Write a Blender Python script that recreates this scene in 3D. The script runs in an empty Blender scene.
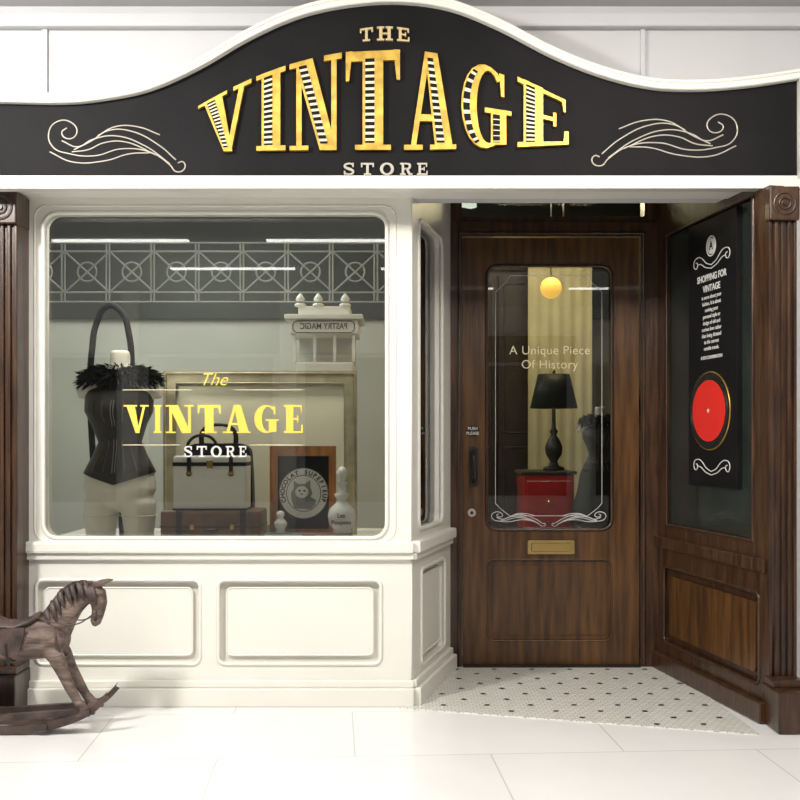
import bpy, math, random
from mathutils import Vector, Matrix
random.seed(7)
S=1084.0; CH=1.1
def X(px,d): return (px-400)*d/S
def Z(py,d): return CH+(440-py)*d/S
col=bpy.context.scene.collection

# ---------------- materials ----------------
def new_mat(name):
    m=bpy.data.materials.new(name); m.use_nodes=True
    nt=m.node_tree; b=nt.nodes['Principled BSDF']; return m,nt,b
def mat(name,c,rough=.5,metal=0,noise=0.0,nscale=8,bump=0.0,bscale=60,stretch=(1,1,1),c2=None,emit=0,coat=0,spec=None):
    m,nt,b=new_mat(name)
    b.inputs['Roughness'].default_value=rough; b.inputs['Metallic'].default_value=metal
    b.inputs['Coat Weight'].default_value=coat
    if spec is not None: b.inputs['Specular IOR Level'].default_value=spec
    tc=nt.nodes.new('ShaderNodeTexCoord'); mp=nt.nodes.new('ShaderNodeMapping')
    mp.inputs['Scale'].default_value=stretch
    nt.links.new(tc.outputs['Object'],mp.inputs['Vector'])
    n=nt.nodes.new('ShaderNodeTexNoise'); n.inputs['Scale'].default_value=nscale; n.inputs['Detail'].default_value=6
    nt.links.new(mp.outputs[0],n.inputs['Vector'])
    r=nt.nodes.new('ShaderNodeValToRGB')
    d=c2 if c2 else tuple(max(0,x*(1-noise)) for x in c)
    r.color_ramp.elements[0].position=.35; r.color_ramp.elements[1].position=.68
    r.color_ramp.elements[0].color=(*d,1); r.color_ramp.elements[1].color=(*c,1)
    nt.links.new(n.outputs['Fac'],r.inputs['Fac']); nt.links.new(r.outputs[0],b.inputs['Base Color'])
    if emit:
        b.inputs['Emission Color'].default_value=(*c,1); b.inputs['Emission Strength'].default_value=emit
    if bump:
        n2=nt.nodes.new('ShaderNodeTexNoise'); n2.inputs['Scale'].default_value=bscale; n2.inputs['Detail'].default_value=4
        nt.links.new(mp.outputs[0],n2.inputs['Vector'])
        bp=nt.nodes.new('ShaderNodeBump'); bp.inputs['Strength'].default_value=bump; bp.inputs['Distance'].default_value=.01
        nt.links.new(n2.outputs['Fac'],bp.inputs['Height']); nt.links.new(bp.outputs[0],b.inputs['Normal'])
    return m
def glass(name,tint,ior=1.5,refl=1.0):
    m=bpy.data.materials.new(name); m.use_nodes=True; nt=m.node_tree
    nt.nodes.clear(); o=nt.nodes.new('ShaderNodeOutputMaterial'); mx=nt.nodes.new('ShaderNodeMixShader')
    t=nt.nodes.new('ShaderNodeBsdfTransparent'); t.inputs[0].default_value=(*tint,1)
    g=nt.nodes.new('ShaderNodeBsdfGlossy'); g.inputs['Roughness'].default_value=.01
    g.inputs[0].default_value=(refl,refl,refl,1)
    f=nt.nodes.new('ShaderNodeFresnel'); f.inputs[0].default_value=ior
    nt.links.new(f.outputs[0],mx.inputs[0]); nt.links.new(t.outputs[0],mx.inputs[1]); nt.links.new(g.outputs[0],mx.inputs[2])
    nt.links.new(mx.outputs[0],o.inputs[0]); return m
def brick(name,c1,c2,mortar,w,h,ms,rough,bump=.1,rot=0,scale=1,off=.5,loc=(0,0,0)):
    m,nt,b=new_mat(name); b.inputs['Roughness'].default_value=rough
    tc=nt.nodes.new('ShaderNodeTexCoord'); mp=nt.nodes.new('ShaderNodeMapping'); mp.inputs['Rotation'].default_value=(0,0,rot); mp.inputs['Location'].default_value=loc
    br=nt.nodes.new('ShaderNodeTexBrick'); br.offset=off
    br.inputs['Color1'].default_value=(*c1,1); br.inputs['Color2'].default_value=(*c2,1); br.inputs['Mortar'].default_value=(*mortar,1)
    br.inputs['Scale'].default_value=scale; br.inputs['Brick Width'].default_value=w; br.inputs['Row Height'].default_value=h
    br.inputs['Mortar Size'].default_value=ms; br.inputs['Mortar Smooth'].default_value=.2
    nt.links.new(tc.outputs['Object'],mp.inputs[0]); nt.links.new(mp.outputs[0],br.inputs['Vector'])
    n=nt.nodes.new('ShaderNodeTexNoise'); n.inputs['Scale'].default_value=2.5; n.inputs['Detail'].default_value=8
    mix=nt.nodes.new('ShaderNodeMix'); mix.data_type='RGBA'; mix.blend_type='MULTIPLY'; mix.inputs[0].default_value=.12
    nt.links.new(tc.outputs['Object'],n.inputs['Vector'])
    nt.links.new(br.outputs['Color'],mix.inputs[6]); nt.links.new(n.outputs['Fac'],mix.inputs[7])
    nt.links.new(mix.outputs[2],b.inputs['Base Color'])
    bp=nt.nodes.new('ShaderNodeBump'); bp.inputs['Strength'].default_value=bump; bp.inputs['Distance'].default_value=.002; bp.invert=True
    nt.links.new(br.outputs['Fac'],bp.inputs['Height']); nt.links.new(bp.outputs[0],b.inputs['Normal'])
    return m

WHITE=mat('cream_paint',(.80,.775,.705),.38,noise=.05,nscale=3)
WALLW=mat('white_wall_paint',(.60,.60,.61),.6,noise=.06,nscale=2)
WOODV=mat('walnut_vertical',(.075,.034,.015),.32,c2=(.024,.010,.005),nscale=9,stretch=(5,5,.5),bump=.15,bscale=25,coat=.15)
DOORW=mat('door_walnut',(.125,.054,.014),.33,c2=(.045,.018,.005),nscale=7,stretch=(5,5,.45),bump=.15,bscale=25,coat=.15)
DARKP=mat('dark_panel',(.022,.028,.024),.25,noise=.4,nscale=4,coat=.2)
BLACKB=mat('sign_black',(.008,.007,.008),.6,noise=.4,nscale=5,bump=.12,bscale=40,spec=.15)
GOLD=mat('gold_leaf',(.74,.46,.085),.38,metal=.7,noise=.4,nscale=25)
GOLDP=mat('gold_paint',(.80,.60,.09),.4,noise=.05)
CREAML=mat('cream_lettering',(.74,.66,.45),.4,metal=.2,noise=.1)
PALEG=mat('pale_gold_lettering',(.66,.52,.28),.35,metal=.4,noise=.1)
SILVER=mat('silver_lettering',(.46,.42,.36),.35,metal=.3,noise=.05)
LINEW=mat('white_line',(.66,.66,.63),.5,noise=.05)
BRASS=mat('brass',(.75,.52,.2),.25,metal=1,noise=.2)
IRON=mat('dark_iron',(.05,.045,.04),.35,metal=.7,noise=.3)
FLOORM=brick('floor_stone_tiles',(.86,.85,.83),(.83,.82,.80),(.62,.61,.585),.95,.62,.003,.2,rot=-.06,loc=(.2,.1,0))
MOS=brick('mosaic_tiles',(.78,.76,.71),(.70,.68,.62),(.46,.43,.38),.03,.026,.0020,.3)
BLKT=mat('black_tile',(.02,.02,.02),.3,noise=.3)
GLASSW=glass('window_glass',(.95,.96,.93),1.85)
GLASSD=glass('door_glass',(.80,.82,.78),1.75)
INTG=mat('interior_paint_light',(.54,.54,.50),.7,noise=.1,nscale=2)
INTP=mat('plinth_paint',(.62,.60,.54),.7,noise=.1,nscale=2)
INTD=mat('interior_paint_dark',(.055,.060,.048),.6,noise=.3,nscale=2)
INTF=mat('interior_floor_boards',(.30,.28,.24),.5,noise=.3,nscale=4)
BLKC=mat('black_satin',(.010,.009,.011),.5,noise=.3,nscale=20,bump=.2,spec=.3)
CORS=mat('corset_satin',(.035,.024,.022),.4,c2=(.014,.010,.010),nscale=18,stretch=(4,4,1),bump=.2)
FEATH=mat('black_feather',(.010,.009,.009),.8,noise=.4,nscale=30,spec=.1)
MANN=mat('mannequin_linen',(.84,.79,.69),.6,noise=.06,nscale=12)
LEATH=mat('brown_leather',(.24,.12,.065),.45,noise=.5,nscale=14,bump=.3,bscale=90)
LEATHD=mat('dark_leather',(.045,.028,.022),.45,noise=.4,nscale=14,bump=.3,bscale=90)
WHITEL=mat('white_leather',(.86,.84,.79),.4,noise=.04,bump=.1,bscale=150)
PORC=mat('white_porcelain',(.88,.87,.83),.15,noise=.04,coat=.5)
ORW=mat('orange_wood',(.62,.25,.07),.35,noise=.5,nscale=10,stretch=(4,4,.6))
CREAMB=mat('cream_board',(.80,.75,.58),.6,noise=.08,nscale=3)
CURT=mat('curtain_cloth',(.66,.60,.40),.8,noise=.15,nscale=6)
GILT=mat('gilt_frame',(.52,.46,.31),.4,metal=.3,noise=.3,nscale=15)
GREYM=mat('grey_metal',(.30,.31,.29),.5,noise=.2)
REDL=mat('red_lacquer',(.55,.012,.008),.25,noise=.15,coat=.5)
REDR=mat('record_red',(.75,.02,.012),.35,noise=.08)
VINYL=mat('vinyl_black',(.01,.01,.01),.25,noise=.2)
HORSEW=mat('weathered_horse_wood',(.22,.155,.125),.6,c2=(.06,.038,.03),nscale=16,stretch=(.5,2.5,2.5),bump=.6,bscale=40)
HORSED=mat('horse_dark_wood',(.09,.058,.047),.5,c2=(.028,.017,.014),nscale=14,bump=.35,bscale=50)
ORGL=mat('orange_bulb',(1,.55,.10),.5,emit=1.3)
CEILL=mat('cool_tube_light',(.9,.95,.85),.5,emit=1.2)
MALLL=mat('mall_light_diffuser',(1,.98,.93),.5,emit=5)

# ---------------- geometry helpers ----------------
def link(name,me,m,parent=None,smooth=False):
    o=bpy.data.objects.new(name,me); col.objects.link(o)
    if m is not None:
        me.materials.clear(); me.materials.append(m)
    if smooth:
        for p in me.polygons: p.use_smooth=True
    if parent: o.parent=parent
    return o
def empty(name):
    o=bpy.data.objects.new(name,None); o.empty_display_size=.1; col.objects.link(o); return o
class Face:
    def __init__(s,origin,U):
        U=Vector(U).normalized(); V=Vector((0,0,1)); N=U.cross(V)
        s.o=Vector(origin);s.U=U;s.V=V;s.N=N
        s.M=Matrix(((U.x,V.x,N.x,s.o.x),(U.y,V.y,N.y,s.o.y),(U.z,V.z,N.z,s.o.z),(0,0,0,1)))
    def p(s,u,v,w=0): return s.o+s.U*u+s.V*v+s.N*w
def front(y): return Face((0,y,0),(1,0,0))
def _curve2mesh(cu,M,dz=0):
    o=bpy.data.objects.new('tmp',cu); col.objects.link(o)
    dg=bpy.context.evaluated_depsgraph_get(); dg.update()
    me=bpy.data.meshes.new_from_object(o.evaluated_get(dg))
    bpy.data.objects.remove(o)
    me.transform(M@Matrix.Translation((0,0,dz)))
    return me
def plate(name,F,loops,w0,w1,m,parent=None):
    cu=bpy.data.curves.new('c','CURVE'); cu.dimensions='2D'; cu.fill_mode='BOTH'; cu.extrude=abs(w1-w0)/2
    for L in loops:
        sp=cu.splines.new('POLY'); sp.points.add(len(L)-1); sp.use_cyclic_u=True
        for i,(a,b) in enumerate(L): sp.points[i].co=(a,b,0,1)
    me=_curve2mesh(cu,F.M,(w0+w1)/2)
    return link(name,me,m,parent)
def rrect(u0,u1,v0,v1,r=.0,n=6):
    if r<=0: return [(u0,v0),(u1,v0),(u1,v1),(u0,v1)]
    out=[]
    for cx,cy,a in ((u1-r,v0+r,-90),(u1-r,v1-r,0),(u0+r,v1-r,90),(u0+r,v0+r,180)):
        for i in range(n+1):
            t=math.radians(a+90*i/n); out.append((cx+r*math.cos(t),cy+r*math.sin(t)))
    return out
def ell(cu,cv,ru,rv,n=40):
    return [(cu+ru*math.cos(2*math.pi*i/n),cv+rv*math.sin(2*math.pi*i/n)) for i in range(n)]
def lines(name,F,paths,w,r,m,parent=None,cyclic=False,smooth_path=False,res=2):
    cu=bpy.data.curves.new('c','CURVE'); cu.dimensions='3D'; cu.bevel_depth=r; cu.bevel_resolution=res; cu.use_fill_caps=True
    for L in paths:
        if smooth_path:
            sp=cu.splines.new('BEZIER'); sp.bezier_points.add(len(L)-1); sp.resolution_u=8
            for i,q in enumerate(L):
                bp=sp.bezier_points[i]; bp.co=(q[0],q[1],q[2] if len(q)>2 else 0); bp.handle_left_type='AUTO'; bp.handle_right_type='AUTO'
        else:
            sp=cu.splines.new('POLY'); sp.points.add(len(L)-1)
            for i,q in enumerate(L): sp.points[i].co=(q[0],q[1],q[2] if len(q)>2 else 0,1)
        sp.use_cyclic_u=cyclic
    me=_curve2mesh(cu,F.M,w)
    return link(name,me,m,parent,True)
def fbox(name,F,u0,u1,v0,v1,w0,w1,m,parent=None,bev=0):
    vs=[F.p(u,v,w) for w in (w0,w1) for v in (v0,v1) for u in (u0,u1)]
    fs=[(0,1,3,2),(4,6,7,5),(0,4,5,1),(2,3,7,6),(0,2,6,4),(1,5,7,3)]
    me=bpy.data.meshes.new(name); me.from_pydata([tuple(v) for v in vs],[],fs); me.update()
    import bmesh
    bm=bmesh.new(); bm.from_mesh(me); bmesh.ops.recalc_face_normals(bm,faces=bm.faces[:])
    if bev>0: bmesh.ops.bevel(bm,geom=bm.edges[:],offset=bev,segments=2,affect='EDGES',profile=.6)
    bm.to_mesh(me); bm.free()
    return link(name,me,m,parent)
FW=front(0)
def box(name,x0,x1,y0,y1,z0,z1,m,parent=None,bev=0): return fbox(name,FW,x0,x1,z0,z1,-y1,-y0,m,parent,bev)
def text(name,F,s,u,v,size,m,parent=None,w=.001,ext=.001,off=0,sx=1,align='CENTER',spacing=1,shear=0,mirror=False):
    cu=bpy.data.curves.new('t','FONT'); cu.body=s; cu.size=size; cu.extrude=ext; cu.offset=off; cu.align_x=align; cu.align_y='CENTER'
    cu.space_character=spacing; cu.shear=shear; cu.space_line=1.15
    k=-1 if mirror else 1
    M=F.M@Matrix.Translation((u,v,w+ext))@Matrix.Diagonal((sx*k,1,1,1))
    me=_curve2mesh(cu,M); return link(name,me,m,parent)
def tube(rings,side=(0,1,0),n=20):
    side=Vector(side); P=[Vector(r[:3]) for r in rings]; vs=[];fs=[]
    for i,r in enumerate(rings):
        t=(P[min(i+1,len(P)-1)]-P[max(i-1,0)]).normalized()
        s=(side-t*side.dot(t)).normalized(); o=t.cross(s)
        for k in range(n):
            a=2*math.pi*k/n; vs.append(tuple(P[i]+s*(r[3]*math.cos(a))+o*(r[4]*math.sin(a))))
    for i in range(len(rings)-1):
        for k in range(n):
            a=i*n+k;b=i*n+(k+1)%n; fs.append((a,b,b+n,a+n))
    fs.append(tuple(reversed(range(n)))); fs.append(tuple(range((len(rings)-1)*n,len(rings)*n)))
    return vs,fs
def mesh_from(name,parts,m,parent=None,smooth=True,recalc=True):
    V=[];Fc=[]
    for vs,fs in parts:
        b=len(V); V+=vs; Fc+=[tuple(i+b for i in f) for f in fs]
    me=bpy.data.meshes.new(name); me.from_pydata(V,[],Fc); me.update()
    if recalc:
        import bmesh
        bm=bmesh.new(); bm.from_mesh(me); bmesh.ops.recalc_face_normals(bm,faces=bm.faces[:]); bm.to_mesh(me); bm.free()
    return link(name,me,m,parent,smooth)
def lathe(name,cx,cy,prof,m,parent=None,n=32):
    vs=[];fs=[]
    for r,z in prof:
        r=max(r,.0005)
        for k in range(n):
            a=2*math.pi*k/n; vs.append((cx+r*math.cos(a),cy+r*math.sin(a),z))
    for i in range(len(prof)-1):
        for k in range(n):
            a=i*n+k;b=i*n+(k+1)%n; fs.append((a,b,b+n,a+n))
    fs.append(tuple(reversed(range(n)))); fs.append(tuple(range((len(prof)-1)*n,len(prof)*n)))
    return mesh_from(name,[(vs,fs)],m,parent,True)
def catmull(P,n=6):
    out=[]
    for i in range(len(P)-1):
        p0=P[max(i-1,0)];p1=P[i];p2=P[i+1];p3=P[min(i+2,len(P)-1)]
        for k in range(n):
            t=k/n
            out.append(tuple(.5*((2*p1[j])+(-p0[j]+p2[j])*t+(2*p0[j]-5*p1[j]+4*p2[j]-p3[j])*t*t+(-p0[j]+3*p1[j]-3*p2[j]+p3[j])*t**3) for j in (0,1)))
    out.append(P[-1]); return out

# ================= ROOM SHELL =================
box('floor',-5,5.5,-9,4,-.1,0,FLOORM)
mo=empty('floor_mosaic')
poly=[(.0,-.06),(1.34,-.46),(1.30,.75),(.2,.75)]
me=bpy.data.meshes.new('tiles'); me.from_pydata([(a,b,.004) for a,b in poly]+[(a,b,0.0) for a,b in poly],[],[(0,1,2,3),(0,4,5,1),(1,5,6,2),(2,6,7,3),(3,7,4,0)]); link('tiles',me,MOS,mo)
V=[];Fs=[]
def inpoly(x,y):
    c=False;j=3
    for i in range(4):
        xi,yi=poly[i];xj,yj=poly[j]
        if (yi>y)!=(yj>y) and x<(xj-xi)*(y-yi)/(yj-yi)+xi: c=not c
        j=i
    return c
row=0;yy=-.42
while yy<.72:
    xx=0.0+(row%2)*.09
    while xx<1.3:
        if all(inpoly(xx+a,yy+b) for a,b in((.03,0),(-.03,0),(0,.03),(0,-.03))):
            b=len(V)
            for k in range(6):
                a=math.pi/3*k; V.append((xx+.0135*math.cos(a),yy+.0135*math.sin(a),.0052))
            Fs.append(tuple(range(b,b+6)))
        xx+=.18
    yy+=.10;row+=1
me=bpy.data.meshes.new('dots');me.from_pydata(V,[],Fs);link('black_dots',me,BLKT,mo)

wf=empty('wall_front')
box('upper_wall',-5,5.5,.0,.12,2.11,2.95,WALLW,wf)
box('lower_wall_left',-5,X(-14,4.4),-.09,.12,0,2.11,WALLW,wf)
box('lower_wall_right',X(799,4.2),5.5,-.12,.12,0,2.11,WALLW,wf)
box('cornice',-5,5.5,-.05,0,2.80,2.86,WALLW,wf,.01)
box('wall_stile',X(43,4.5),X(48,4.5),-.014,0,2.3,2.86,WALLW,wf)
box('wall_stile',X(640,4.5),X(644,4.5),-.014,0,2.3,2.86,WALLW,wf)
box('ceiling',-5,5.5,-9,.1,2.90,2.98,WALLW)

op=empty('wall_opposite'); yo=-8.6
box('wall',-5,5.5,yo-.1,yo,0,2.9,WALLW,op)
for i,xc in enumerate((-4.2,-2.3,-.4,1.5,3.4)):
    box('shopfront_glass_%d'%i,xc-.75,xc+.75,yo,yo+.03,.35,2.1,INTD,op)
    box('fascia_%d'%i,xc-.85,xc+.85,yo,yo+.12,2.15,2.5,(WHITE,LEATHD)[i%2],op,.01)
    box('column_%d'%i,xc+.85,xc+1.05,yo,yo+.15,0,2.9,WHITE,op,.01)
clm=empty('ceiling_lamp')
for i,(xa,ya) in enumerate([(-3.2,-5.2),(-1.2,-5.2),(.8,-5.2),(2.8,-5.2),(-2.4,-6.8),(-.2,-6.8),(2.0,-6.8)]):
    box('trough_%d'%i,xa,xa+1.3,ya,ya+.07,2.885,2.899,MALLL,clm,.002)

# bulkhead
F0=front(0); bk=empty('wall_bulkhead'); d0=4.5
uL=X(20,d0); uR=X(411,d0); zc0=Z(557,d0); zc1=Z(541,d0)
def panel_wall(F,u0,u1,v0,v1,holes,t,rec,m,parent,ring=.008,pre='panel',inner=.028,r=.03):
    fbox(pre+'_back',F,u0,u1,v0,v1,-t,-rec,m,parent)
    L=[rrect(u0,u1,v0,v1)]+[rrect(*h,r=r) for h in holes]
    plate(pre+'_face',F,L,-rec,0,m,parent)
    for i,h in enumerate(holes):
        lines(pre+'_moulding_%d'%i,F,[rrect(*h,r=r)],0,ring,m,parent,cyclic=True)
        a=inner
        plate(pre+'_raised_%d'%i,F,[rrect(h[0]+a,h[1]-a,h[2]+a,h[3]-a,r=max(r-.008,.005))],-rec,-rec*.5,m,parent)
        lines(pre+'_bead_%d'%i,F,[rrect(h[0]+a,h[1]-a,h[2]+a,h[3]-a,r=max(r-.008,.005))],-rec*.5,.004,m,parent,cyclic=True)
pz0,pz1=Z(664,d0),Z(580,d0)
panel_wall(F0,uL,uR,0,zc0,[(X(36,d0),X(200,d0),pz0,pz1),(X(218,d0),X(381,d0),pz0,pz1)],.1,.028,WHITE,bk,pre='front',inner=.034)
FR=Face((.05,0,0),(.253,.967,0)); LR=.765
panel_wall(FR,0,LR,0,zc0,[(.16,.63,.13,.545)],.08,.028,WHITE,bk,pre='return',inner=.034)
for F,a,b in ((F0,uL,uR+.012),(FR,-.008,LR-.03)):
    fbox('skirting',F,a,b,0,.075,0,.04,WHITE,bk,.006)
    fbox('skirting_step',F,a,b,.075,.105,0,.022,WHITE,bk,.006)
    fbox('sill_lower',F,a,b,zc0-.01,zc0+.018,0,.022,WHITE,bk,.006)
    fbox('sill',F,a,b,zc0+.018,zc1,-.05,.038,WHITE,bk,.01)

# windows
w1=empty('window_1')
wx0,wx1,wz0,wz1=X(43,d0),X(387,d0),Z(538,d0),Z(213,d0)
plate('frame',F0,[rrect(uL,uR,zc1-.005,2.13),rrect(wx0,wx1,wz0,wz1,.06)],-.08,0,WHITE,w1)
lines('moulding',F0,[rrect(wx0,wx1,wz0,wz1,.06)],0,.009,WHITE,w1,cyclic=True)
lines('moulding_outer',F0,[rrect(wx0-.035,wx1+.035,wz0-.012,wz1+.03,.05)],0,.004,WHITE,w1,cyclic=True)
fbox('glass',F0,wx0-.01,wx1+.01,wz0-.01,wz1+.01,-.046,-.04,GLASSW,w1)
w2=empty('window_2')
plate('frame',FR,[rrect(0,LR,zc1-.005,2.4),rrect(.11,.57,.72,2.04,.05)],-.06,0,WHITE,w2)
lines('moulding',FR,[rrect(.11,.57,.72,2.04,.05)],0,.01,WHITE,w2,cyclic=True)
fbox('glass',FR,.1,.58,.70,2.05,-.04,-.034,GLASSD,w2)
fbox('dark_blind',FR,.09,.6,.69,2.06,-.058,-.05,INTD,w2)
box('trim_soffit',X(-14,4.25),X(797,4.25),-.26,.02,Z(183,4.24),Z(183,4.24)+.03,WHITE,None,.004)

# ================= SIGN =================
dS=4.25; FS=front(-.25); sg=empty('shop_sign')
top=[(-40,104),(0,104),(60,105),(100,102),(150,92),(200,70),(250,41),(300,19),(350,8),(400,5),(450,12),(500,32),(550,58),(600,78),(650,90),(700,92),(750,88),(797,81)]
tp=catmull(top)
s2=lambda P:[(X(a,dS),Z(b,dS)) for a,b in P]
plate('board',FS,[s2([(-40,181)]+tp+[(797,181)])],-.2,0,BLACKB,sg)
outer=[(a,b-9) for a,b in tp]
plate('top_trim',FS,[s2(tp+list(reversed(outer)))],-.2,.03,WHITE,sg)
lines('top_bead',FS,[s2([(a,b-1.5) for a,b in tp])],.03,.005,WHITE,sg)
lines('top_bead_outer',FS,[s2([(a,b-8) for a,b in tp])],.03,.008,WHITE,sg)
plate('bottom_trim',FS,[s2([(-40,190),(797,190),(797,181),(-40,181)])],-.03,.03,WHITE,sg)
plate('end_trim',FS,[s2([(797,190),(804,190),(804,75),(797,75)])],-.2,.03,WHITE,sg)

def q(*p): return list(p)
def arcring(cx,cy,rx,ry,ix,iy,icx,a0,a1,N=18):
    out=[]
    for i in range(N):
        t=math.radians(a0+(a1-a0)*i/N);t2=math.radians(a0+(a1-a0)*(i+1)/N)
        out.append([(cx+rx*math.cos(t),cy+ry*math.sin(t)),(cx+rx*math.cos(t2),cy+ry*math.sin(t2)),(icx+ix*math.cos(t2),cy+iy*math.sin(t2)),(icx+ix*math.cos(t),cy+iy*math.sin(t))])
    return out
def stroke(P,W):
    P2=catmull(P,3); n=len(P2); L=[];R=[]
    for i,p in enumerate(P2):
        a=P2[max(i-1,0)];b=P2[min(i+1,n-1)]; dx_,dy_=b[0]-a[0],b[1]-a[1]; l=math.hypot(dx_,dy_) or 1
        f=i/(n-1)*(len(W)-1); j=min(int(f),len(W)-2); w_=W[j]+(W[j+1]-W[j])*(f-j)
        L.append((p[0]-dy_/l*w_/2,p[1]+dx_/l*w_/2)); R.append((p[0]+dy_/l*w_/2,p[1]-dx_/l*w_/2))
    return [[L[i],L[i+1],R[i+1],R[i]] for i in range(n-1)]
LET={
'V':([q((.10,1),(.44,1),(.64,0),(.48,0))],[q((.78,1),(.88,1),(.62,0),(.53,0)),q((0,1),(.54,1),(.54,.94),(0,.94)),q((.66,1),(1,1),(1,.94),(.66,.94))]),
'I':([q((.18,1),(.82,1),(.82,0),(.18,0))],[q((0,1),(1,1),(1,.94),(0,.94)),q((0,.06),(1,.06),(1,0),(0,0))]),
'N':([q((.10,1),(.44,1),(.90,0),(.58,0))],[q((.13,1),(.23,1),(.23,0),(.13,0)),q((.80,1),(.90,1),(.90,0),(.80,0)),q((0,1),(.40,1),(.40,.94),(0,.94)),q((0,.05),(.36,.05),(.36,0),(0,0)),q((.66,1),(1,1),(1,.94),(.66,.94))]),
'T':([q((.31,.97),(.69,.97),(.69,0),(.31,0))],[q((0,1),(1,1),(1,.9),(0,.9)),q((0,1),(.12,1),(.06,.70),(0,.70)),q((.88,1),(1,1),(1,.70),(.94,.70)),q((.17,.05),(.83,.05),(.83,0),(.17,0))]),
'A':([q((.40,1),(.64,1),(.94,0),(.60,0))],[q((.40,1),(.50,1),(.22,0),(.12,0)),q((.22,.36),(.72,.36),(.74,.29),(.20,.29)),q((0,.05),(.36,.05),(.36,0),(0,0)),q((.50,.05),(1,.05),(1,0),(.50,0))]),
'E':([q((.12,1),(.50,1),(.50,0),(.12,0))],[q((0,1),(.94,1),(.94,.93),(0,.93)),q((.4,.54),(.76,.54),(.76,.47),(.4,.47)),q((0,.07),(1,.07),(1,0),(0,0)),q((.86,1),(.94,1),(.94,.72),(.90,.72)),q((.92,.30),(1,.30),(1,0),(.90,0)),q((.70,.64),(.76,.64),(.76,.37),(.70,.37))]),
'h':([],[q((.14,1),(.34,1),(.34,0),(.14,0)),q((.66,1),(.86,1),(.86,0),(.66,0)),q((.3,.56),(.7,.56),(.7,.45),(.3,.45)),q((0,1),(.46,1),(.46,.87),(0,.87)),q((0,.13),(.46,.13),(.46,0),(0,0)),q((.54,1),(1,1),(1,.87),(.54,.87)),q((.54,.13),(1,.13),(1,0),(.54,0))]),
't':([],[q((.4,1),(.6,1),(.6,0),(.4,0)),q((0,1),(1,1),(1,.86),(0,.86)),q((0,1),(.12,1),(.12,.66),(0,.66)),q((.88,1),(1,1),(1,.66),(.88,.66)),q((.22,.13),(.78,.13),(.78,0),(.22,0))]),
'e':([],[q((.14,1),(.36,1),(.36,0),(.14,0)),q((0,1),(.92,1),(.92,.87),(0,.87)),q((.3,.56),(.68,.56),(.68,.45),(.3,.45)),q((0,.13),(.96,.13),(.96,0),(0,0)),q((.80,1),(.92,1),(.92,.68),(.80,.68)),q((.84,.33),(.96,.33),(.96,0),(.84,0)),q((.60,.66),(.70,.66),(.70,.35),(.60,.35))]),
'o':([],arcring(.5,.5,.5,.52,.28,.38,.5,0,360,24)),
's':([],stroke([(.84,.72),(.74,.90),(.5,.95),(.22,.87),(.16,.70),(.34,.57),(.64,.46),(.85,.30),(.76,.11),(.5,.05),(.22,.12),(.14,.30)],[.1,.12,.14,.2,.22,.2,.14,.12,.1])+[q((.78,1),(.9,1),(.9,.66),(.78,.66)),q((.08,.34),(.2,.34),(.2,0),(.08,0))]),
'r':([],[q((.14,1),(.34,1),(.34,0),(.14,0)),q((0,.13),(.48,.13),(.48,0),(0,0)),q((0,1),(.4,1),(.4,.87),(0,.87)),q((.46,.5),(.68,.5),(.96,0),(.72,0)),q((.72,.13),(1.04,.13),(1.04,0),(.72,0))]+stroke([(.3,.935),(.6,.935),(.8,.85),(.8,.62),(.6,.51),(.3,.51)],[.13,.13,.2,.2,.13,.13])),
}
def gl(): return arcring(.5,.5,.48,.5,.24,.44,.56,48,318)
LET['G']=([q((.60,.44),(.90,.44),(.90,.04),(.60,.04))],gl()+[q((.48,.49),(1,.49),(1,.43),(.48,.43)),q((.76,.95),(.86,.95),(.86,.66),(.80,.66))])
spans=[('V',199,252),('I',257,286),('N',290,342),('T',346,400),('A',404,456),('G',460,511),('E',517,568)]
topy=lambda x:51+.0016*(x-387)**2
boty=lambda x:151+( .00006*(x-387)**2 if x<387 else -.00016*(x-387)**2)
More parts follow.
